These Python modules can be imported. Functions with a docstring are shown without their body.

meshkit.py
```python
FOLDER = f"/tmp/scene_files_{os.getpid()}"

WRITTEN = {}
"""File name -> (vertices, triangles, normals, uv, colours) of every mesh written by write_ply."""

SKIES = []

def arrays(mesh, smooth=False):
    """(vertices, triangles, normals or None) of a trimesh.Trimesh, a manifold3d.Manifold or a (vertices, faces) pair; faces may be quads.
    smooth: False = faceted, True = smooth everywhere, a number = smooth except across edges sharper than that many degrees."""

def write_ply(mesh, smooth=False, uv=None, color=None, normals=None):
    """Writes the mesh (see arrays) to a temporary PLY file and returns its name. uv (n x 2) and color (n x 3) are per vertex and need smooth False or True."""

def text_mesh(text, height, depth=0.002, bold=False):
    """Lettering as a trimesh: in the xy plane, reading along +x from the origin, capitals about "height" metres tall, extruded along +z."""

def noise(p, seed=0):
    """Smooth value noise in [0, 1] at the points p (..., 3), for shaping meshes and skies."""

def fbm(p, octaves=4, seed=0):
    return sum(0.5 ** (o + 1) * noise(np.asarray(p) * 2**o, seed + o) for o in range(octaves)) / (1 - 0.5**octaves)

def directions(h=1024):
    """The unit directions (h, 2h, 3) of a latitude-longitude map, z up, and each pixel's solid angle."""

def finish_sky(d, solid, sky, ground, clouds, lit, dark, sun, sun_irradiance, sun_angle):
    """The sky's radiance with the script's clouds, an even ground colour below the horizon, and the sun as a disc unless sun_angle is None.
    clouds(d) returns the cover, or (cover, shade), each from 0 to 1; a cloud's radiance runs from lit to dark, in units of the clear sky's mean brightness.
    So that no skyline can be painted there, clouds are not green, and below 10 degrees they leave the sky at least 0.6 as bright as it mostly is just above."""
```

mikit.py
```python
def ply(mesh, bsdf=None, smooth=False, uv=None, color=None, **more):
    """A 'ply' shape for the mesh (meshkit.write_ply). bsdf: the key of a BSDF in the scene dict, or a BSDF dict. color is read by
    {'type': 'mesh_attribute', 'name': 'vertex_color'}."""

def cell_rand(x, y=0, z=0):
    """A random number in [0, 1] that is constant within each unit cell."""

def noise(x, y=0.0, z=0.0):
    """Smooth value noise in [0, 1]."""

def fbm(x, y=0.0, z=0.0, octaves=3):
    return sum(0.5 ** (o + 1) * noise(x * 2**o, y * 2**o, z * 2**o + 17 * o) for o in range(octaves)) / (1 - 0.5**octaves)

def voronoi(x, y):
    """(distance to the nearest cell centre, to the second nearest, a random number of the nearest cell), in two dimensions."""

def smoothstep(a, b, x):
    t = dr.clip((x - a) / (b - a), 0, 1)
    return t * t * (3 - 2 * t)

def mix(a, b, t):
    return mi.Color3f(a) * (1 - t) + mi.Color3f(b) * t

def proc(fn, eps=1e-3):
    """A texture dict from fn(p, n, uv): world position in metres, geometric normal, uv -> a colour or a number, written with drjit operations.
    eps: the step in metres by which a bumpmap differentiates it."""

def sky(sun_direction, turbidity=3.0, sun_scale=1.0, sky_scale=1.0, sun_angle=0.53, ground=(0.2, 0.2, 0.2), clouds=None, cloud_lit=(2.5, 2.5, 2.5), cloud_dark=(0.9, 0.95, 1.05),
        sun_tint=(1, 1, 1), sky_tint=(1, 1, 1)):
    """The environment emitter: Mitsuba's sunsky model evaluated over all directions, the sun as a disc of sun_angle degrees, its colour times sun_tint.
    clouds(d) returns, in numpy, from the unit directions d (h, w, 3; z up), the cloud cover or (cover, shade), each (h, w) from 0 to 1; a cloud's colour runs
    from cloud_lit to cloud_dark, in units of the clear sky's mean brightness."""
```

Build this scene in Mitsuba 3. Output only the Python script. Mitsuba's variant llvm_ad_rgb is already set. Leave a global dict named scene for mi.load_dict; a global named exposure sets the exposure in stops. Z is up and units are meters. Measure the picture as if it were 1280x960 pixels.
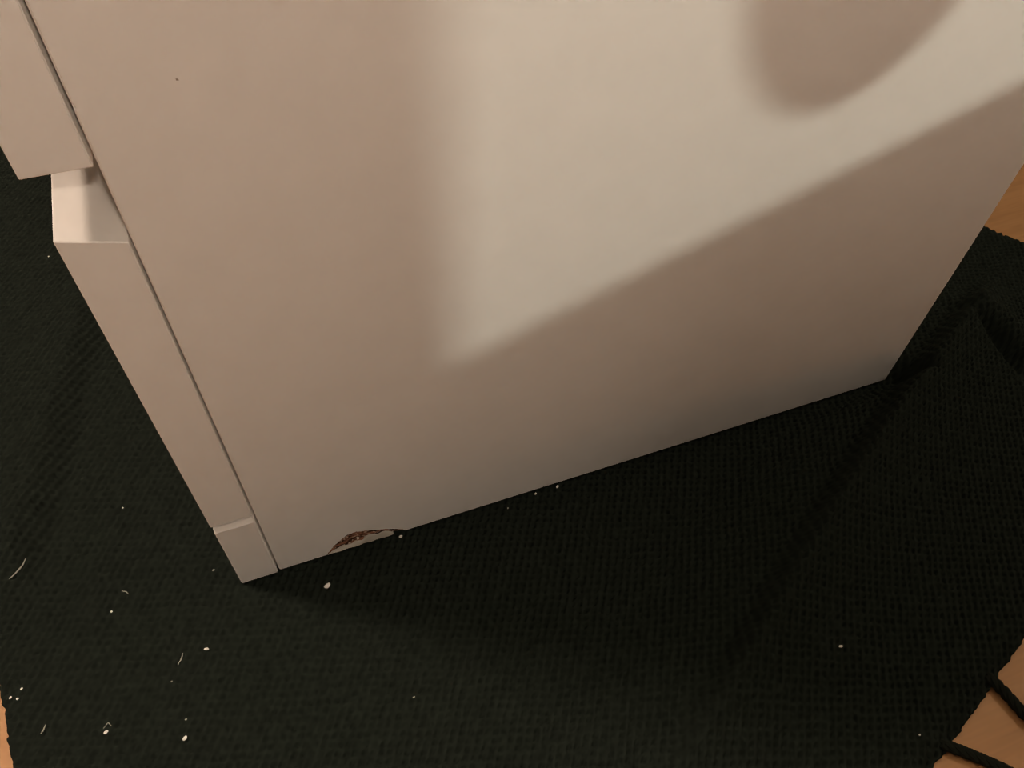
import math
import random

import drjit as dr
import manifold3d as m3
import meshkit
import mikit
import mitsuba as mi
import numpy as np
import shapely.geometry as sg
import trimesh
from mikit import cell_rand, fbm, mix, noise, smoothstep

random.seed(4)
T = mi.ScalarTransform4f
scene, labels = {}, {}

# ------------------------------------------------------------------ camera, light, exposure
# x runs back along the side of the chest, y into the chest, z up; the chest's near front bottom corner is the origin
EYE = np.array([0.043869, -0.244595, 0.454329])
FORWARD = np.array([0.247313, 0.574878, -0.779969])
UP = np.array([0.257956, 0.736860, 0.624897])
scene["camera"] = {
    "type": "perspective", "fov": 66.27, "fov_axis": "x", "near_clip": 0.01, "far_clip": 50.0,
    "to_world": T().look_at(origin=EYE.tolist(), target=(EYE + FORWARD).tolist(), up=UP.tolist()),
}
exposure = 0.0
GLOBE_AT, GLOBE_R, GLOBE_POWER = (0.229, -0.942, 1.08), 0.052, (366, 298.0, 240.0)      # unseen globe lamp behind the camera, placed to light the side panel
BULB_AT, BULB_R, BULB_POWER = (2.51, -1.50, 0.96), 0.019, (10000, 10200, 8700)          # unseen bare bulb, placed to throw the bright patch on the side panel

CEILING_AT, CEILING_R, CEILING_POWER = (-0.75, 0.55, 2.31), 0.12, (228, 178, 140)       # unseen ceiling lamp, placed to light the drawer tops and the left floor
FILL_AT, FILL_POWER = (1.5, -0.02, 1.72), (46, 35.5, 25)                          # added fill lamp, out of view, brightens the right floor and blanket folds

FLOOR_Z = -0.0045
X0, X1, Y0, Y1, TOP = -2.0, 3.3, -2.3, 2.2, 2.45


# ------------------------------------------------------------------ helpers
def obj(key, mesh, bsdf, parent=None, smooth=False, label=None, cat=None, group=None, kind=None, **more):
    name = f"{parent}__{key}" if parent else key
    k, n = name, 0
    while k in scene:
        n += 1
        k = f"{name}_{n:03d}"
    scene[k] = mikit.ply(mesh, bsdf, smooth=smooth, **more)
    tag(k, label, cat, group, kind)
    return k


def tag(k, label=None, cat=None, group=None, kind=None):
    d = {a: b for a, b in (("label", label), ("category", cat), ("group", group), ("kind", kind)) if b}
    if d:
        labels.setdefault(k, {}).update(d)
    return k


def hull(points):
    return trimesh.convex.convex_hull(np.asarray(points, float))


def box(x0, x1, y0, y1, z0, z1, c=0.001):
    pts = []
    for sx in (0, 1):
        for sy in (0, 1):
            for sz in (0, 1):
                x, y, z = (x0, x1)[sx], (y0, y1)[sy], (z0, z1)[sz]
                ix, iy, iz = c * (1 - 2 * sx), c * (1 - 2 * sy), c * (1 - 2 * sz)
                pts += [(x, y + iy, z + iz), (x + ix, y, z + iz), (x + ix, y + iy, z)]
    return hull(pts)


def cat(*meshes):
    return trimesh.util.concatenate(list(meshes))


def lathe(profile, at=(0, 0, 0), sections=40):
    m = trimesh.creation.revolve(np.array(profile, float), sections=sections)
    m.apply_translation(at)
    return m


def tube(path, r, sides=10):
    """A tube along the path; r one radius or one per point; closed ends."""
    p = np.asarray(path, float)
    r = np.broadcast_to(np.asarray(r, float), len(p))
    t = np.gradient(p, axis=0)
    t /= np.linalg.norm(t, axis=1, keepdims=True)
    up = np.array([0, 0, 1.0]) if abs(t[0, 2]) < 0.9 else np.array([1.0, 0, 0])
    v, f = [], []
    for i in range(len(p)):
        a = np.cross(t[i], up)
        a /= np.linalg.norm(a)
        b = np.cross(a, t[i])
        for k in range(sides):
            w = 2 * math.pi * k / sides
            v.append(p[i] + r[i] * (math.cos(w) * a + math.sin(w) * b))
    for i in range(len(p) - 1):
        for k in range(sides):
            q = (k + 1) % sides
            f += [(i * sides + k, i * sides + q, (i + 1) * sides + q), (i * sides + k, (i + 1) * sides + q, (i + 1) * sides + k)]
    n = len(v)
    v += [p[0], p[-1]]
    for k in range(sides):
        q = (k + 1) % sides
        f += [(n, q, k), (n + 1, (len(p) - 1) * sides + k, (len(p) - 1) * sides + q)]
    m = trimesh.Trimesh(v, f, process=False)
    m.fix_normals()
    return m


def smooth01(a, b, x):
    t = np.clip((x - a) / (b - a), 0, 1)
    return t * t * (3 - 2 * t)


# ------------------------------------------------------------------ materials
def mat(key, d, two=True):
    scene[key] = {"type": "twosided", "b": d} if two else d
    return key


def principled(color, rough, **more):
    c = color if isinstance(color, dict) else {"type": "rgb", "value": list(color)}
    return {"type": "principled", "base_color": c, "roughness": rough, **more}


def foil_color(p, n, uv):
    """White melamine foil: a faint mottle and one small dark fleck on the near side panel."""
    base = mix((0.735, 0.715, 0.685), (0.765, 0.745, 0.715), fbm(p.x * 60, p.y * 60, p.z * 60))
    d = dr.sqrt(dr.square(p.x - 0.0315) + dr.square((p.z - 0.3210) * 1.3))
    r = 0.0003 + 0.0003 * noise(p.x * 3000, p.z * 3000)
    return mix((0.30, 0.25, 0.21), base, smoothstep(0.7 * r, 1.3 * r, d))


mat("white_foil", principled(mikit.proc(foil_color), 0.62, specular=0.12))
mat("white_paint", principled((0.76, 0.72, 0.66), 0.8, specular=0.2))
mat("wall_paint", principled((0.115, 0.115, 0.11), 0.9, specular=0.1))


def chip_color(p, n, uv):
    a = fbm(p.x * 260 + 40 * p.z, p.z * 900, 3.0, 4)
    b = noise(p.x * 700, p.z * 1900, 9.0)
    c = mix((0.030, 0.012, 0.006), (0.26, 0.125, 0.075), smoothstep(0.34, 0.62, a))
    return mix(c, (0.62, 0.53, 0.44), smoothstep(0.70, 0.80, b))


mat("bare_chipboard", principled(mikit.proc(chip_color), 0.9, specular=0.1))
mat("torn_paper", principled((0.50, 0.47, 0.41), 0.7, specular=0.2))


def knit_color(p, n, uv):
    """Black yarn, a little uneven along its rows."""
    a = fbm(uv.x * 420, uv.y * 420, 0, 3)
    return mix((0.0078, 0.0104, 0.0082), (0.0166, 0.0222, 0.0174), a)


def fuzz_height(p, n, uv):
    return 0.00035 * fbm(uv.x * 800, uv.y * 800, 0, 2)


mat("black_knit", {"type": "bumpmap", "t": mikit.proc(fuzz_height, 0.0003), "scale": 1.0,
                   "b": principled(mikit.proc(knit_color), 0.95, specular=0.08, sheen=0.03)})
mat("black_cord", principled((0.012, 0.0145, 0.011), 0.9, specular=0.08))


def wood_of(seed, tone):
    def wood(p, n, uv):
        g = fbm(p.x * 7 + seed, p.y * 95 + 3 * fbm(p.x * 5, p.y * 12, seed), seed, 4)
        fine = noise(p.x * 60, p.y * 900, seed)
        c = mix((0.37 * tone, 0.176 * tone, 0.065 * tone), (0.49 * tone, 0.264 * tone, 0.115 * tone), g)
        c = c * (0.93 + 0.12 * fine)
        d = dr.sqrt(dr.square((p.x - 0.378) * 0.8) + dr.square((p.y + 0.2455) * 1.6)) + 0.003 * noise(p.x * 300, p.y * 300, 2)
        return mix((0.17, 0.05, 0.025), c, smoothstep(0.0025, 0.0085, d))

    return wood


for i, tone in enumerate((1.0, 0.94, 1.05)):
    mat(f"wood_floor_{i}", principled(mikit.proc(wood_of(3.0 + 7.7 * i, tone)), 0.5, specular=0.35))
mat("joint_dark", principled((0.05, 0.03, 0.02), 0.9))
mat("crumb_white", principled((0.80, 0.79, 0.74), 0.6))
mat("crumb_grey", principled((0.30, 0.31, 0.27), 0.8))
mat("brushed_metal", principled((0.45, 0.43, 0.40), 0.35, metallic=1.0))
mat("dark_metal", principled((0.035, 0.033, 0.03), 0.45))
mat("brown_wood", principled((0.10, 0.06, 0.038), 0.5))
mat("ceiling_paint", principled((0.18, 0.175, 0.165), 0.9, specular=0.1))
mat("bed_linen", principled((0.26, 0.25, 0.24), 0.9, sheen=0.2))
mat("bed_cover", principled((0.17, 0.19, 0.22), 0.9, sheen=0.2))

# ------------------------------------------------------------------ the room
obj("floor", box(X0, X1, Y0, Y1, FLOOR_Z - 0.05, FLOOR_Z - 0.0012, 0), "joint_dark", kind="structure")
PW, PL, GAP = 0.19, 1.28, 0.0006
row = 0
y = -2.22
while y < Y1 - 0.01:
    x = X0 - (row * 0.47) % PL
    a, b = max(y, Y0), min(y + PW, Y1)
    while x < X1 - 0.01:
        u, v = max(x, X0), min(x + PL, X1)
        if v - u > 0.03:
            obj("plank", box(u + GAP, v - GAP, a + GAP, b - GAP, FLOOR_Z - 0.0012, FLOOR_Z, 0.0005), f"wood_floor_{random.randrange(3)}", "floor")
        x += PL
    y += PW
    row += 1
obj("wall_left", box(X0 - 0.1, X0, Y0 - 0.1, Y1 + 0.1, FLOOR_Z - 0.05, TOP, 0), "wall_paint", kind="structure")
obj("wall_right", box(X1, X1 + 0.1, Y0 - 0.1, Y1 + 0.1, FLOOR_Z - 0.05, TOP, 0), "wall_paint", kind="structure")
obj("wall_front", box(X0, X1, Y0 - 0.1, Y0, FLOOR_Z - 0.05, TOP, 0), "wall_paint", kind="structure")
obj("wall_back", box(X0, X1, Y1, Y1 + 0.1, FLOOR_Z - 0.05, TOP, 0), "wall_paint", kind="structure")
obj("ceiling", box(X0 - 0.1, X1 + 0.1, Y0 - 0.1, Y1 + 0.1, TOP, TOP + 0.1, 0), "ceiling_paint", kind="structure")
for side, b in (("left", (X0, X0 + 0.014, Y0 + 0.014, Y1 - 0.014)), ("right", (X1 - 0.014, X1, Y0 + 0.014, Y1 - 0.014)), ("front", (X0, X1, Y0, Y0 + 0.014)), ("back", (X0, X1, Y1 - 0.014, Y1))):
    obj(f"baseboard_{side}", box(*b, FLOOR_Z, 0.07, 0.002), "white_paint", kind="structure")

# ------------------------------------------------------------------ the chest of drawers
DEPTH, WIDTH, HIGH, THICK = 0.458, 0.80, 1.0, 0.018
FRONT, PLINTH, DRAWER, PITCH = -0.0237, 0.0662, 0.2025, 0.2275
chest = "chest_of_drawers"
tag(chest, "white chest of drawers with a chipped bottom corner standing on the black blanket", "chest of drawers")

CHIP = [(0.0262, -0.0050), (0.0283, -0.0012), (0.0316, 0.0041), (0.0346, 0.0084), (0.0383, 0.0121), (0.0418, 0.0154), (0.0450, 0.0176), (0.0500, 0.0178), (0.0563, 0.0153),
        (0.0600, 0.0137), (0.0637, 0.0118), (0.0676, 0.0104), (0.0713, 0.0081), (0.0752, 0.0058), (0.0788, 0.0030), (0.0806, -0.0006), (0.0806, -0.0050)]
cut = m3.CrossSection([CHIP[::-1]]).extrude(0.011).rotate([90, 0, 0]).translate([0, 0.009, 0])     # the chip's outline in x, z, pushed in through the face
panel = box(0, DEPTH, 0, THICK, 0, HIGH - 0.019, 0.0007)
pm = m3.Manifold(m3.Mesh(np.asarray(panel.vertices, np.float32), np.asarray(panel.faces, np.uint32)))
nick = m3.Manifold.sphere(0.0016, 12).translate([-0.0004, 0.0004, 0.3175])     # a small knock in the front edge
side = obj("side_panel", pm - cut - nick, "white_foil", chest)


def chip_mesh():
    """The broken chipboard left in the chip: rough, sloping inwards from the upper rim to the bottom."""
    poly = sg.Polygon(CHIP)
    xs, zs = np.meshgrid(np.linspace(0.0264, 0.0806, 150), np.linspace(0.0001, 0.0185, 56), indexing="ij")
    pts = np.stack([xs.ravel(), zs.ravel()], 1)
    rim = np.array(poly.exterior.coords)
    seg = sg.LineString(rim[1:-2])
    import shapely
    d = shapely.distance(shapely.points(pts), seg)
    inside = shapely.contains(poly.buffer(0.0004), shapely.points(pts))
    n = meshkit.fbm(np.stack([pts[:, 0] * 190, pts[:, 1] * 520, 0 * pts[:, 0]], 1))
    n = (n - n.min()) / (n.max() - n.min())
    depth = 0.0004 + np.minimum(d * 0.22, 0.0016) + 0.0026 * (n - 0.45) * np.clip(d / 0.002, 0, 1)
    v = np.stack([pts[:, 0], np.clip(depth, 0.0002, 0.0078), pts[:, 1]], 1)
    idx = np.arange(len(v)).reshape(xs.shape)
    a, b, c, e = idx[:-1, :-1].ravel(), idx[1:, :-1].ravel(), idx[1:, 1:].ravel(), idx[:-1, 1:].ravel()
    ok = inside[a] & inside[b] & inside[c] & inside[e]
    f = np.concatenate([np.stack([a, b, c], 1)[ok], np.stack([a, c, e], 1)[ok]])
    m = trimesh.Trimesh(v, f)
    return m


obj("chipped_core", chip_mesh(), "bare_chipboard", side, smooth=25, label="broken brown chipboard showing through the chip")
lip = []
for t in np.linspace(0, 1, 30):
    x = 0.0300 + 0.0425 * t
    top = float(np.interp(x, [0.030, 0.038, 0.047, 0.052, 0.055, 0.060, 0.067, 0.070, 0.0725], [0.0012, 0.0022, 0.0030, 0.0034, 0.0055, 0.0068, 0.0062, 0.0052, 0.0030])) + 0.0004 * math.sin(t * 31)
    lip.append((x, top))
vv, ff = [], []
for i, (x, top) in enumerate(lip):
    out = 0.0002 + 0.0002 * math.sin(i * 0.9)
    vv += [(x, out + 0.0012, top), (x, out, top - 0.0008), (x, out - 0.0002, 0.0002), (x, out + 0.0035, 0.0002), (x, out + 0.0035, top)]
for i in range(len(lip) - 1):
    for k in range(5):
        q = (k + 1) % 5
        ff += [(i * 5 + k, i * 5 + q, i * 5 + 5 + q), (i * 5 + k, i * 5 + 5 + q, i * 5 + 5 + k)]
for o in (0, (len(lip) - 1) * 5):
    ff += [(o, o + 1, o + 2), (o, o + 2, o + 3), (o, o + 3, o + 4)]
lm = trimesh.Trimesh(vv, ff)
lm.fix_normals()
obj("foil_flap", lm, "torn_paper", side, smooth=40, label="pale strip of torn foil along the bottom of the chip")
obj("side_panel", box(0, DEPTH, WIDTH - THICK, WIDTH, 0, HIGH - 0.019, 0.0007), "white_foil", chest)
obj("top_panel", box(FRONT, DEPTH, 0, WIDTH, HIGH - 0.0185, HIGH, 0.001), "white_foil", chest)
obj("back_panel", box(DEPTH - 0.006, DEPTH - 0.0005, THICK + 0.0003, WIDTH - THICK - 0.0003, 0.004, HIGH - 0.0195, 0), "white_foil", chest)
c = 0.0007
pf, pb, py = FRONT + 0.0006, -0.0011, -0.0011                                  # set back a little from the drawer front and proud of its side
plinth = [(x, y, z) for x in (pf + c, pb - c) for y, z in ((py, c), (py + c, 0), (WIDTH - c, 0), (WIDTH, c), (WIDTH, PLINTH - c), (WIDTH - c, PLINTH), (py + 0.0022, PLINTH), (py, PLINTH - 0.0026))]
plinth += [(x, y, z) for x in (pf, pb) for y, z in ((py + c, c), (WIDTH - c, c), (WIDTH - c, PLINTH - c), (py + 0.0026, PLINTH - c), (py + c, PLINTH - 0.0030))]
obj("plinth", hull(plinth), "white_foil", chest)
obj("base_rail", box(0.0004, 0.018, THICK + 0.0003, WIDTH - THICK - 0.0003, 0.0, PLINTH, 0.0005), "white_foil", chest)
for k in range(4):
    z0, back = PLINTH + 0.0024 + k * PITCH, (-0.0012, -0.0015, -0.0015, -0.0015)[k]
    z1 = z0 + DRAWER - 0.0024
    prof = sg.Polygon([(FRONT, z0), (FRONT, z1 + 0.0024), (back, z1 - 0.0042), (back, z0)])
    outer = np.array(prof.buffer(-0.0004).buffer(0.0004, quad_segs=2).exterior.coords)
    inner = np.array(prof.buffer(-0.0005, join_style=2).exterior.coords)
    pts = [(a, q, c) for q in (0.0007, WIDTH - 0.0007) for a, c in outer] + [(a, q, c) for q in (0.0002, WIDTH) for a, c in inner]
    d = obj("drawer", hull(pts), "white_foil", chest)
    w0, w1, d0, d1, h0, h1 = THICK + 0.014, WIDTH - THICK - 0.014, 0.0005, DEPTH - 0.03, z0 + 0.012, z0 + 0.148
    obj("drawer_box", cat(box(d0, d0 + 0.012, w0, w1, h0, h1, 0.0005), box(d1 - 0.012, d1, w0, w1, h0, h1, 0.0005), box(d0 + 0.012, d1 - 0.012, w0, w0 + 0.012, h0, h1, 0.0005),
                          box(d0 + 0.012, d1 - 0.012, w1 - 0.012, w1, h0, h1, 0.0005), box(d0 + 0.012, d1 - 0.012, w0 + 0.012, w1 - 0.012, h0 + 0.01, h0 + 0.014, 0.0005)), "white_foil", d)

# ------------------------------------------------------------------ the black blanket under it
LEFT = [(-0.094, -0.393), (-0.1475, -0.0840), (-0.1507, -0.0637), (-0.1572, -0.0223), (-0.178, 0.115), (-0.205, 0.30), (-0.27, 0.75)]
RIGHT = [(0.60, -0.122), (0.665, 0.0), (0.715, 0.055), (0.700, 0.083), (0.6835, 0.0925), (0.6765, 0.1005), (0.672, 0.1095), (0.6665, 0.1185), (0.650, 0.16), (0.63, 0.30), (0.61, 0.75)]


def along(poly, t):
    p = np.array(poly)
    s = np.r_[0, np.cumsum(np.linalg.norm(np.diff(p, axis=0), axis=1))]
    return np.stack([np.interp(t * s[-1], s, p[:, i]) for i in (0, 1)], -1)


def fold_line(x, y, a, b):
    a, b = np.array(a), np.array(b)
    d = (b - a) / np.linalg.norm(b - a)
    return (x - a[0]) * d[1] - (y - a[1]) * d[0], ((x - a[0]) * d[0] + (y - a[1]) * d[1]) / np.linalg.norm(b - a)   # right of the line > 0, 0..1 along it


def ridge(s, A, rise, fall):
    return A * smooth01(0, rise, s) * np.exp(-np.maximum(s - rise, 0) / fall)


def blanket_height(x, y):
    x, y = np.asarray(x, float), np.asarray(y, float)
    n1 = meshkit.fbm(np.stack([x * 9, y * 9, 0 * x + 2.0], -1).reshape(-1, 3)).reshape(x.shape)
    n2 = meshkit.fbm(np.stack([x * 30, y * 30, 0 * x + 7.0], -1).reshape(-1, 3)).reshape(x.shape)
    h = 0.0035 * (n1 - n1.mean()) + 0.0012 * (n2 - n2.mean())
    # the long fold that leaves the back corner of the chest, slightly curved
    s, t = fold_line(x, y, (0.2125, -0.144), (0.526, 0.033))
    s = s - 0.019 + 0.006 * np.sin(t * 3.0)
    amp = smooth01(-0.40, 0.20, t) * (1 - 0.88 * smooth01(0.98, 1.30, t))
    h = h + amp * 0.036 * (0.45 * smooth01(-0.085, 0.0, s) + 0.55 * smooth01(-0.014, 0.001, s)) * np.exp(-np.maximum(s - 0.001, 0) / 0.045)
    # the low fold in front of the drawers
    s2, t2 = fold_line(x, y, (-0.135, 0.05), (-0.0875, 0.245))
    h = h + smooth01(-0.25, 0.25, t2) * smooth01(1.6, 0.9, t2) * 0.013 * (1 - smooth01(-0.022, 0.002, s2)) * np.exp(np.minimum(s2 + 0.022, 0) / 0.06)
    # the wrinkle behind the chest
    s3, t3 = fold_line(x, y, (0.5479, 0.028), (0.5600, -0.045))
    w = np.exp(-((t3 - 0.45) / 0.55) ** 2)
    h = h - 0.011 * w * np.exp(-(s3 / 0.006) ** 2) + 0.010 * w * np.exp(-((s3 + 0.018) / 0.013) ** 2)
    d = np.maximum(np.maximum(FRONT - x, x - DEPTH), np.maximum(-y, y - WIDTH))
    under = smooth01(0.001, 0.022, d)
    return -0.0016 + under * np.maximum(h, -0.0014)


NU, NV = 800, 900
gu, gv = np.meshgrid(np.linspace(0, 1, NU), np.r_[np.linspace(0, 0.83, NV - 60, endpoint=False), np.linspace(0.83, 1, 60)], indexing="ij")
lf, rt = along(LEFT, gv), along(RIGHT, gv)
bx = lf[..., 0] * (1 - gu) + rt[..., 0] * gu
by = lf[..., 1] * (1 - gu) + rt[..., 1] * gu
edge = np.minimum(np.minimum(gu * 0.8, (1 - gu) * 0.8), np.minimum(gv, 1 - gv) * 1.1)          # metres from the hem
jag = meshkit.fbm(np.stack([bx * 160, by * 160, 0 * bx], -1).reshape(-1, 3)).reshape(bx.shape) - 0.5
near = np.exp(-edge / 0.006)
bx = bx + 0.0028 * jag * near
by = by + 0.0028 * np.roll(jag, 37, axis=1) * near
bz = blanket_height(bx, by)
hem = smooth01(0, 0.012, edge)
ku, kv = bx * 0.94 + by * 0.34, by * 0.94 - bx * 0.34                                          # along and across the rows of the knit
wob = [0.0013 * (meshkit.noise(np.stack([ku * 140, kv * 140, 0 * ku + 9.0 * k], -1).reshape(-1, 3)).reshape(ku.shape) - 0.5) for k in (1, 2)]
pit = np.sin((ku + wob[0]) * 2 * math.pi / 0.0072) * np.sin((kv + wob[1]) * 2 * math.pi / 0.0058)
rough = meshkit.noise(np.stack([ku * 420, kv * 420, 0 * ku + 3.0], -1).reshape(-1, 3)).reshape(ku.shape)
knit = -0.0026 * smooth01(0.05, 0.75, pit) * (0.45 + 0.9 * rough) - 0.0006 * rough
bz = np.maximum(bz * hem + (FLOOR_Z + 0.0030) * (1 - hem), FLOOR_Z + 0.0026) + np.maximum(knit, -0.0023)
top = np.stack([bx, by, bz], -1).reshape(-1, 3)
idx = np.arange(NU * NV).reshape(NU, NV)
q = np.stack([idx[:-1, :-1], idx[1:, :-1], idx[1:, 1:], idx[:-1, 1:]], -1).reshape(-1, 4)
rim = np.r_[idx[:-1, 0], idx[-1, :-1], idx[1:, -1][::-1], idx[0, 1:][::-1]]
nr = len(rim)
low = top[rim] * [1, 1, 0] + [0, 0, FLOOR_Z + 0.0003]
ki, kj = np.r_[np.arange(0, NU - 1, 10), NU - 1], np.r_[np.arange(0, NV - 1, 10), NV - 1]          # the underside, coarser
sole = top.reshape(NU, NV, 3)[np.ix_(ki, kj)] * [1, 1, 0] + [0, 0, FLOOR_Z + 0.0003]
sidx = NU * NV + nr + np.arange(len(ki) * len(kj)).reshape(len(ki), len(kj))
sq = np.stack([sidx[:-1, :-1], sidx[:-1, 1:], sidx[1:, 1:], sidx[1:, :-1]], -1).reshape(-1, 4)
ring = NU * NV + np.arange(nr)
quads = np.vstack([q, np.stack([rim, ring, np.roll(ring, -1), np.roll(rim, -1)], 1), sq])
verts = np.vstack([top, low, sole.reshape(-1, 3)])
uvs = np.stack([verts[:, 0] * 0.94 + verts[:, 1] * 0.34, verts[:, 1] * 0.94 - verts[:, 0] * 0.34], -1)
blanket = obj("blanket", (verts, quads), "black_knit", smooth=True, uv=uvs,
              label="rumpled black knitted blanket laid under the white chest", cat="blanket")


def tassel(points):
    p = np.array(points, float)
    s = np.r_[0, np.cumsum(np.linalg.norm(np.diff(p, axis=0), axis=1))]
    t = np.linspace(0, 1, 26)
    c = np.stack([np.interp(t * s[-1], s, p[:, i]) for i in (0, 1)], 1)
    for _ in range(4):
        c[1:-1] = (c[:-2] + 2 * c[1:-1] + c[2:]) / 4
    z = FLOOR_Z + 0.0036
    core = np.c_[c, np.full(len(c), z)]
    r = np.interp(t, [0, 0.08, 0.85, 0.93, 1], [0.0030, 0.0034, 0.0033, 0.0040, 0.0022])
    strands = []
    for k in range(3):                                                     # three twisted strands
        w = t * s[-1] / 0.016 * 2 * math.pi + k * 2 * math.pi / 3
        d = np.gradient(c, axis=0)
        d /= np.linalg.norm(d, axis=1, keepdims=True)
        off = np.c_[-d[:, 1] * np.cos(w), d[:, 0] * np.cos(w), np.sin(w) * 0.8] * (r[:, None] * 0.5)
        strands.append(tube(core + off, r * 0.58, 8))
    return cat(*strands)


for pts in ([(0.3725, -0.205), (0.3755, -0.2135), (0.3775, -0.229), (0.384, -0.262)], [(0.3215, -0.226), (0.3305, -0.2335), (0.3455, -0.2484), (0.366, -0.275)],
            [(0.281, -0.242), (0.287, -0.252), (0.290, -0.272), (0.302, -0.301)], [(0.231, -0.262), (0.234, -0.271), (0.243, -0.291), (0.246, -0.323)],
            [(0.421, -0.187), (0.427, -0.196), (0.437, -0.212), (0.442, -0.247)], [(0.469, -0.168), (0.473, -0.178), (0.476, -0.198), (0.489, -0.227)],
            [(0.518, -0.149), (0.523, -0.160), (0.535, -0.178), (0.541, -0.210)]):
    obj("tassel", tassel(pts), "black_cord", blanket, smooth=40, label="twisted black tassel at the hem")

# ------------------------------------------------------------------ crumbs on the blanket
CRUMBS = [(0.0253, -0.0193, 2.2, 1.4, 0), (-0.0385, 0.0156, 0.8, 0.5, 0), (-0.0980, 0.0083, 0.7, 0.6, 0), (-0.0486, -0.0337, 1.5, 0.8, 0), (-0.0697, -0.0448, 0.5, 0.5, 1), (-0.0657, -0.0793, 1.5, 1.0, 0),
          (-0.0640, -0.0695, 0.7, 0.5, 1), (-0.1049, -0.0613, 1.3, 0.8, 0), (-0.1491, -0.0263, 0.8, 0.7, 0), (-0.1525, -0.0246, 0.9, 0.6, 0), (-0.1470, -0.0214, 0.8, 0.6, 0), (-0.1279, 0.3471, 0.8, 0.7, 0),
          (0.2940, -0.1634, 1.3, 0.7, 0), (0.1487, -0.0054, 0.8, 0.5, 1), (0.1857, -0.0018, 1.3, 0.8, 0), (0.1698, -0.0019, 0.9, 0.7, 0), (0.3123, -0.2182, 0.7, 0.6, 0), (-0.1160, -0.0767, 1.2, 0.8, 1),
          (0.0765, -0.0020, 1.2, 0.9, 0), (0.0560, -0.1010, 0.7, 0.5, 1), (-0.0870, 0.0790, 0.6, 0.5, 0)]
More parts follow.
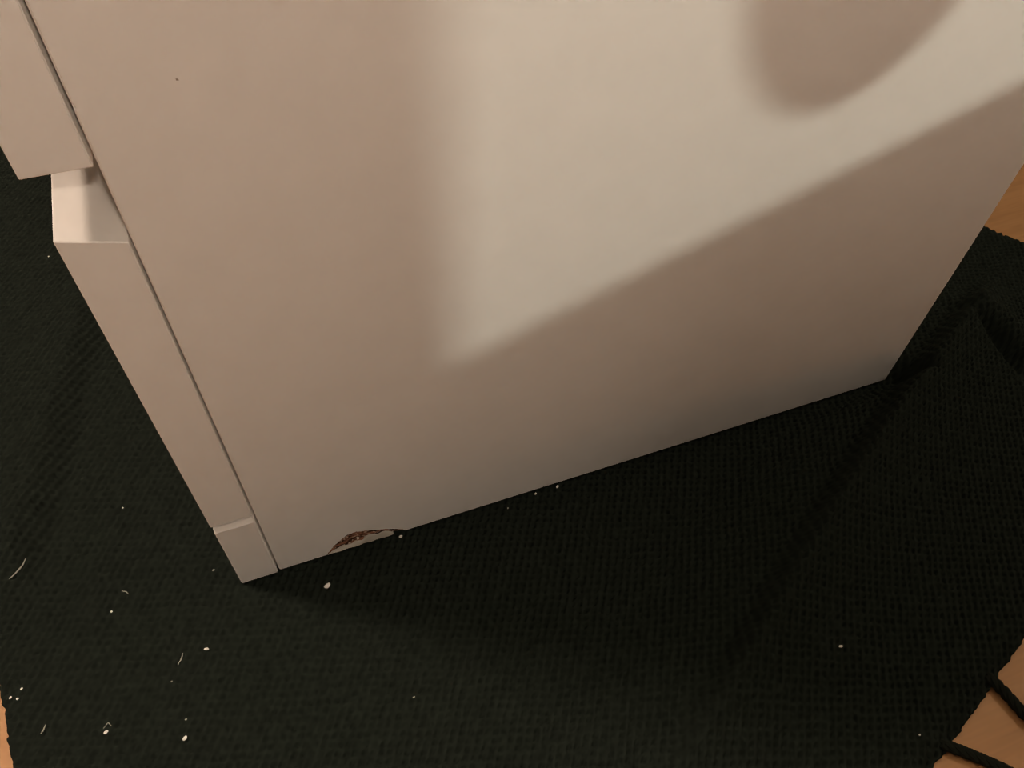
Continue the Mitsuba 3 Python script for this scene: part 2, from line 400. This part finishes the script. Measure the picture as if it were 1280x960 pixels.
WHERE = {0: "largest white crumb, lying just in front of the chipped corner", 1: "tiny white crumb close to the left side of the plinth", 2: "tiny white crumb left of the plinth, below the short faint fibre",
         3: "oblong white crumb in front of the plinth corner, lower left of the largest crumb", 4: "faint grey speck of lint below the short grey fibre", 5: "oval white crumb nearest the bottom edge, straight below the oblong one",
         6: "faint grey speck of lint just above the oval white crumb near the bottom edge", 7: "white crumb touched by a faint grey hair at the lower left", 8: "middle one of three tiny white crumbs at the left hem of the blanket",
         9: "outermost of three tiny white crumbs at the left hem of the blanket", 10: "topmost of three tiny white crumbs at the left hem of the blanket", 11: "white crumb beside the lower drawer's top edge, left of the chest",
         12: "white crumb alone on the dark right half of the blanket", 13: "grey speck of lint left of the crumbs under the side panel", 14: "right one of two white crumbs at the bottom edge of the side panel",
         15: "left one of two white crumbs at the bottom edge of the side panel", 16: "white crumb near the tassels at the lower right", 17: "grey lump of lint at the bottom edge of the photo, far left",
         18: "white crumb in the notch at the right end of the chip", 19: "grey speck of lint alone in the open middle of the blanket, low in the photo", 20: "faint tiny white crumb left of the lower end of the bottom drawer"}


def crumb(x, y, a, b, seed):
    m = trimesh.creation.icosphere(subdivisions=2, radius=1.0)
    rng = np.random.default_rng(seed)
    v = np.array(m.vertices)
    v *= 1 + 0.28 * (meshkit.fbm(v * 1.7 + seed * 3.1)[:, None] - 0.5) * 2
    v *= np.array([a, b, 0.62 * b]) * 0.001
    r = rng.uniform(-0.5, 0.9)
    R = np.array([[math.cos(r), -math.sin(r), 0], [math.sin(r), math.cos(r), 0], [0, 0, 1]])
    v = v @ R.T
    v += [x, y, float(blanket_surface(x, y)) + 0.40 * b * 0.001]
    return trimesh.Trimesh(v, m.faces)


from scipy.interpolate import NearestNDInterpolator  # noqa: E402

blanket_surface = NearestNDInterpolator(top[:, :2], top[:, 2])
for i, (x, y, a, b, g) in enumerate(CRUMBS):
    obj("lint_speck" if g else "crumb", crumb(x, y, a, b, i), "crumb_grey" if g else "crumb_white", smooth=True, label=WHERE[i], cat="lint" if g else "crumb",
        group="grey lint specks on the blanket" if g else "white crumbs on the blanket")
FIBRES = [([(-0.1525, 0.0478), (-0.1490, 0.0505), (-0.1450, 0.0545), (-0.1432, 0.0590)], 0.00055, "crumb_grey", "pale curved fibre lying on the blanket at the far left"),
          ([(-0.0915, 0.0195), (-0.0890, 0.0183), (-0.0880, 0.0165)], 0.00035, "crumb_grey", "short faint fibre left of the plinth of the chest"),
          ([(-0.0650, -0.0375), (-0.0625, -0.0345), (-0.0615, -0.0315)], 0.00045, "crumb_grey", "short grey fibre between the crumbs, lower left of the chest"),
          ([(-0.1060, -0.0590), (-0.1035, -0.0565), (-0.1020, -0.0590)], 0.00030, "crumb_grey", "faint grey hair beside a white crumb at the lower left"),
          ([(-0.1372, -0.0502), (-0.1360, -0.0490), (-0.1348, -0.0462)], 0.00050, "crumb_grey", "short grey fibre near the left hem of the blanket")]
for pts, r, m, lab in FIBRES:
    p = np.array(pts)
    t = np.linspace(0, 1, 14)
    c = np.stack([np.interp(t, np.linspace(0, 1, len(p)), p[:, i]) for i in (0, 1)], 1)
    c[1:-1] = (c[:-2] + 2 * c[1:-1] + c[2:]) / 4
    z = np.full(len(c), np.quantile(blanket_surface(c[:, 0], c[:, 1]), 0.85)) + 0.6 * r
    obj("fibre", tube(np.c_[c, z], np.interp(t, [0, 0.5, 1], [0.5, 1.0, 0.5]) * r, 6), m, smooth=40, label=lab, cat="fibre")

# ------------------------------------------------------------------ unseen lamps and furniture, placed to light and shade the chest
SX0, SX1, SY0, SY1, SZ = 0.197, 0.61, -1.20, -0.80, 0.966
sb = tag("unseen_sideboard", "dark brown wooden cabinet with two doors, out of view, shading the lower side panel", "unseen_sideboard")  # unseen; its height and left edge are set to shade the lower panel
obj("carcass", cat(box(SX0, SX0 + 0.02, SY0 + 0.02, SY1, 0.06, SZ - 0.025, 0.001), box(SX1 - 0.02, SX1, SY0 + 0.02, SY1, 0.06, SZ - 0.025, 0.001), box(SX0 + 0.02, SX1 - 0.02, SY1 - 0.012, SY1 - 0.002, 0.06, SZ - 0.025, 0),
                   box(SX0 + 0.02, SX1 - 0.02, SY0 + 0.02, SY1 - 0.012, 0.06, 0.08, 0.001), box(SX0 + 0.02, SX1 - 0.02, SY0 + 0.02, SY1 - 0.012, 0.40, 0.418, 0.001)), "brown_wood", sb)
obj("top_panel", box(SX0, SX1, SY0, SY1, SZ - 0.0245, SZ, 0.002), "brown_wood", sb)
for i in (0, 1):
    w = (SX1 - SX0) / 2
    d = obj("door", box(SX0 + i * w + 0.002, SX0 + (i + 1) * w - 0.002, SY0, SY0 + 0.0195, 0.062, SZ - 0.028, 0.0015), "brown_wood", sb)
    obj("knob", trimesh.creation.icosphere(subdivisions=2, radius=0.011).apply_translation((SX0 + w + (i * 2 - 1) * 0.04, SY0 - 0.010, 0.52)), "brushed_metal", d, smooth=True)
for x in (SX0 + 0.01, SX1 - 0.05):
    for y in (SY0 + 0.03, SY1 - 0.05):
        obj("leg", box(x, x + 0.04, y, y + 0.04, FLOOR_Z, 0.06, 0.002), "brown_wood", sb)

gx, gy, gz = GLOBE_AT
lamp = tag("unseen_globe_lamp", "small table lamp with a glowing white globe, out of view, lighting the side panel", "table lamp")
obj("base", lathe([(0, 0), (0.031, 0.0), (0.031, 0.006), (0.012, 0.012), (0.012, 0.05), (0.026, 0.058), (0.031, 0.070), (0.031, 0.078), (0, 0.078)], (gx, gy, SZ), 32), "dark_metal", lamp, smooth=35)
scene[f"{lamp}__globe"] = {"type": "sphere", "center": list(GLOBE_AT), "radius": GLOBE_R, "bsdf": {"type": "ref", "id": "white_paint"},
                           "emitter": {"type": "area", "radiance": {"type": "rgb", "value": list(GLOBE_POWER)}}}

for (cx, cy, cz), power, where in ((CEILING_AT, CEILING_POWER, "in front of the drawers"), (FILL_AT, FILL_POWER, "hanging low behind the chest, added to fill the right floor")):  # both out of view; the low one is added fill
    cl = "unseen_ceiling_lamp" if where.startswith("in") else "unseen_ceiling_lamp_001"
    tag(cl, f"unseen round white ceiling lamp {where}", "ceiling lamp", "unseen ceiling lamps")
    end, rod = TOP - cz - CEILING_R + 0.01, 0.05 if cz > 2 else 0.008
    obj("mount", lathe([(0, 0), (0.05, 0.0), (0.05, 0.012), (rod, 0.02), (rod, end), (0, end)], (cx, cy, cz + CEILING_R - 0.01), 28), "white_paint", cl, smooth=35)
    scene[f"{cl}__globe"] = {"type": "sphere", "center": [cx, cy, cz], "radius": CEILING_R, "bsdf": {"type": "ref", "id": "white_paint"},
                             "emitter": {"type": "area", "radiance": {"type": "rgb", "value": list(power)}}}

bx0, by0, bz0 = BULB_AT
st = tag("unseen_nightstand", "small brown wooden side table, out of view, holding the lamp with the bare bulb", "unseen_nightstand")  # unseen stand, there only to hold the bulb lamp
obj("tabletop", box(bx0 - 0.22, bx0 + 0.22, by0 - 0.32, by0 + 0.18, 0.505, 0.53, 0.003), "brown_wood", st)
for sx in (-0.2, 0.2):
    for sy in (-0.3, 0.16):
        obj("leg", box(bx0 + sx - 0.018, bx0 + sx + 0.018, by0 + sy - 0.018, by0 + sy + 0.018, FLOOR_Z, 0.505, 0.002), "brown_wood", st)
obj("shelf", box(bx0 - 0.18, bx0 + 0.18, by0 - 0.28, by0 + 0.14, 0.16, 0.178, 0.002), "brown_wood", st)
bl = tag("unseen_bedside_lamp", "bedside lamp with a bare bulb, out of view, throwing the bright patch on the side panel", "table lamp")
obj("base", lathe([(0, 0), (0.075, 0), (0.075, 0.015), (0.028, 0.05), (0.016, 0.18), (0.016, 0.34), (0.022, 0.352), (0.022, 0.406), (0, 0.406)], (bx0, by0, 0.53)), "dark_metal", bl, smooth=35)
scene[f"{bl}__bulb"] = {"type": "sphere", "center": list(BULB_AT), "radius": BULB_R, "bsdf": {"type": "ref", "id": "white_paint"},
                        "emitter": {"type": "area", "radiance": {"type": "rgb", "value": list(BULB_POWER)}}}

BED = (0.99, 3.02, -1.26, -0.32)
unseen_bed = tag("unseen_bed", "low frame with a mattress and grey blue cover, out of view, shading the lower side panel", "unseen_bed")  # out of view; its foot edge casts the slanted shadow on the panel
obj("bed_frame", cat(box(BED[0], BED[0] + 0.03, BED[2], BED[3], 0.08, 0.4475, 0.002), box(BED[1] - 0.03, BED[1], BED[2], BED[3], 0.08, 0.92, 0.004),
                     box(BED[0] + 0.03, BED[1] - 0.03, BED[2], BED[2] + 0.025, 0.14, 0.30, 0.002), box(BED[0] + 0.03, BED[1] - 0.03, BED[3] - 0.025, BED[3], 0.14, 0.30, 0.002),
                     box(BED[0] + 0.03, BED[1] - 0.03, BED[2] + 0.025, BED[3] - 0.025, 0.16, 0.19, 0.001)), "brown_wood", unseen_bed)
for x in (BED[0] + 0.0, BED[1] - 0.05):
    for y in (BED[2], BED[3] - 0.05):
        obj("leg", box(x, x + 0.05, y, y + 0.05, FLOOR_Z, 0.08, 0.002), "brown_wood", unseen_bed)
obj("mattress", box(BED[0] + 0.035, BED[1] - 0.035, BED[2] + 0.03, BED[3] - 0.03, 0.191, 0.385, 0.03), "bed_linen", unseen_bed)
obj("bed_cover", box(BED[0] + 0.04, BED[1] - 0.55, BED[2] + 0.034, BED[3] - 0.034, 0.3855, 0.425, 0.016), "bed_cover", smooth=30, label="grey blue cover spread over the unseen mattress", cat="bed cover")
pil = trimesh.creation.icosphere(subdivisions=4)
pv = np.array(pil.vertices)
pv = np.sign(pv) * np.abs(pv) ** np.array([0.55, 0.55, 0.9]) * np.array([0.19, 0.33, 0.07]) + [BED[1] - 0.26, (BED[2] + BED[3]) / 2, 0.458]
obj("pillow", trimesh.Trimesh(pv, pil.faces), "bed_linen", smooth=True, label="pale pillow at the head of the unseen mattress", cat="pillow")

KX0, KX1, KY0, KY1, KZ = 0.62, 0.92, -0.86, -0.5025, 1.35
bk = tag("unseen_bookcase", "tall narrow brown shelves, out of view, shading the left of the side panel", "unseen_bookcase")  # unseen; its corner casts the upright shadow edge beside the bright patch
obj("side_panel", box(KX0, KX1, KY1 - 0.018, KY1, FLOOR_Z, KZ, 0.001), "brown_wood", bk)
obj("side_panel", box(KX0, KX1, KY0, KY0 + 0.018, FLOOR_Z, KZ, 0.001), "brown_wood", bk)
obj("back_panel", box(KX1 - 0.008, KX1 - 0.001, KY0 + 0.0185, KY1 - 0.0185, FLOOR_Z + 0.05, KZ - 0.019, 0), "brown_wood", bk)
for z in (0.05, 0.37, 0.69, 1.01, KZ - 0.018):
    obj("shelf", box(KX0, KX1 - 0.009, KY0 + 0.0185, KY1 - 0.0185, z, z + 0.018, 0.001), "brown_wood", bk)

# unseen drop-shaped lamp, switched off, shaped and hung to cast the rounded shadow
hx, hy, hz = 0.7852, -0.33, 0.4883
hl = tag("unseen_hanging_lamp", "drop shaped dark hanging lamp on a bracket, out of view, casting the rounded shadow", "hanging lamp")
ang = np.linspace(-math.pi / 2, math.pi / 2 - 0.16, 40)
obj("lamp_shade", lathe([(0.0282 * math.cos(a) + 1e-6, 0.0734 * math.sin(a)) for a in ang] + [(0, 0.0734 * math.sin(ang[-1]))], (hx, hy, hz)), "dark_metal", hl, smooth=35)
obj("cord", lathe([(0, 0), (0.0022, 0), (0.0022, 0.645), (0, 0.645)], (hx, hy, hz + 0.0715), 10), "dark_metal", hl, smooth=35)
obj("bracket", cat(tube([(hx, KY1 + 0.0005, 1.2), (hx, -0.42, 1.2), (hx, hy, 1.2)], 0.006, 12), box(hx - 0.02, hx + 0.02, KY1, KY1 + 0.008, 1.16, 1.24, 0.002)), "dark_metal", hl, smooth=35)
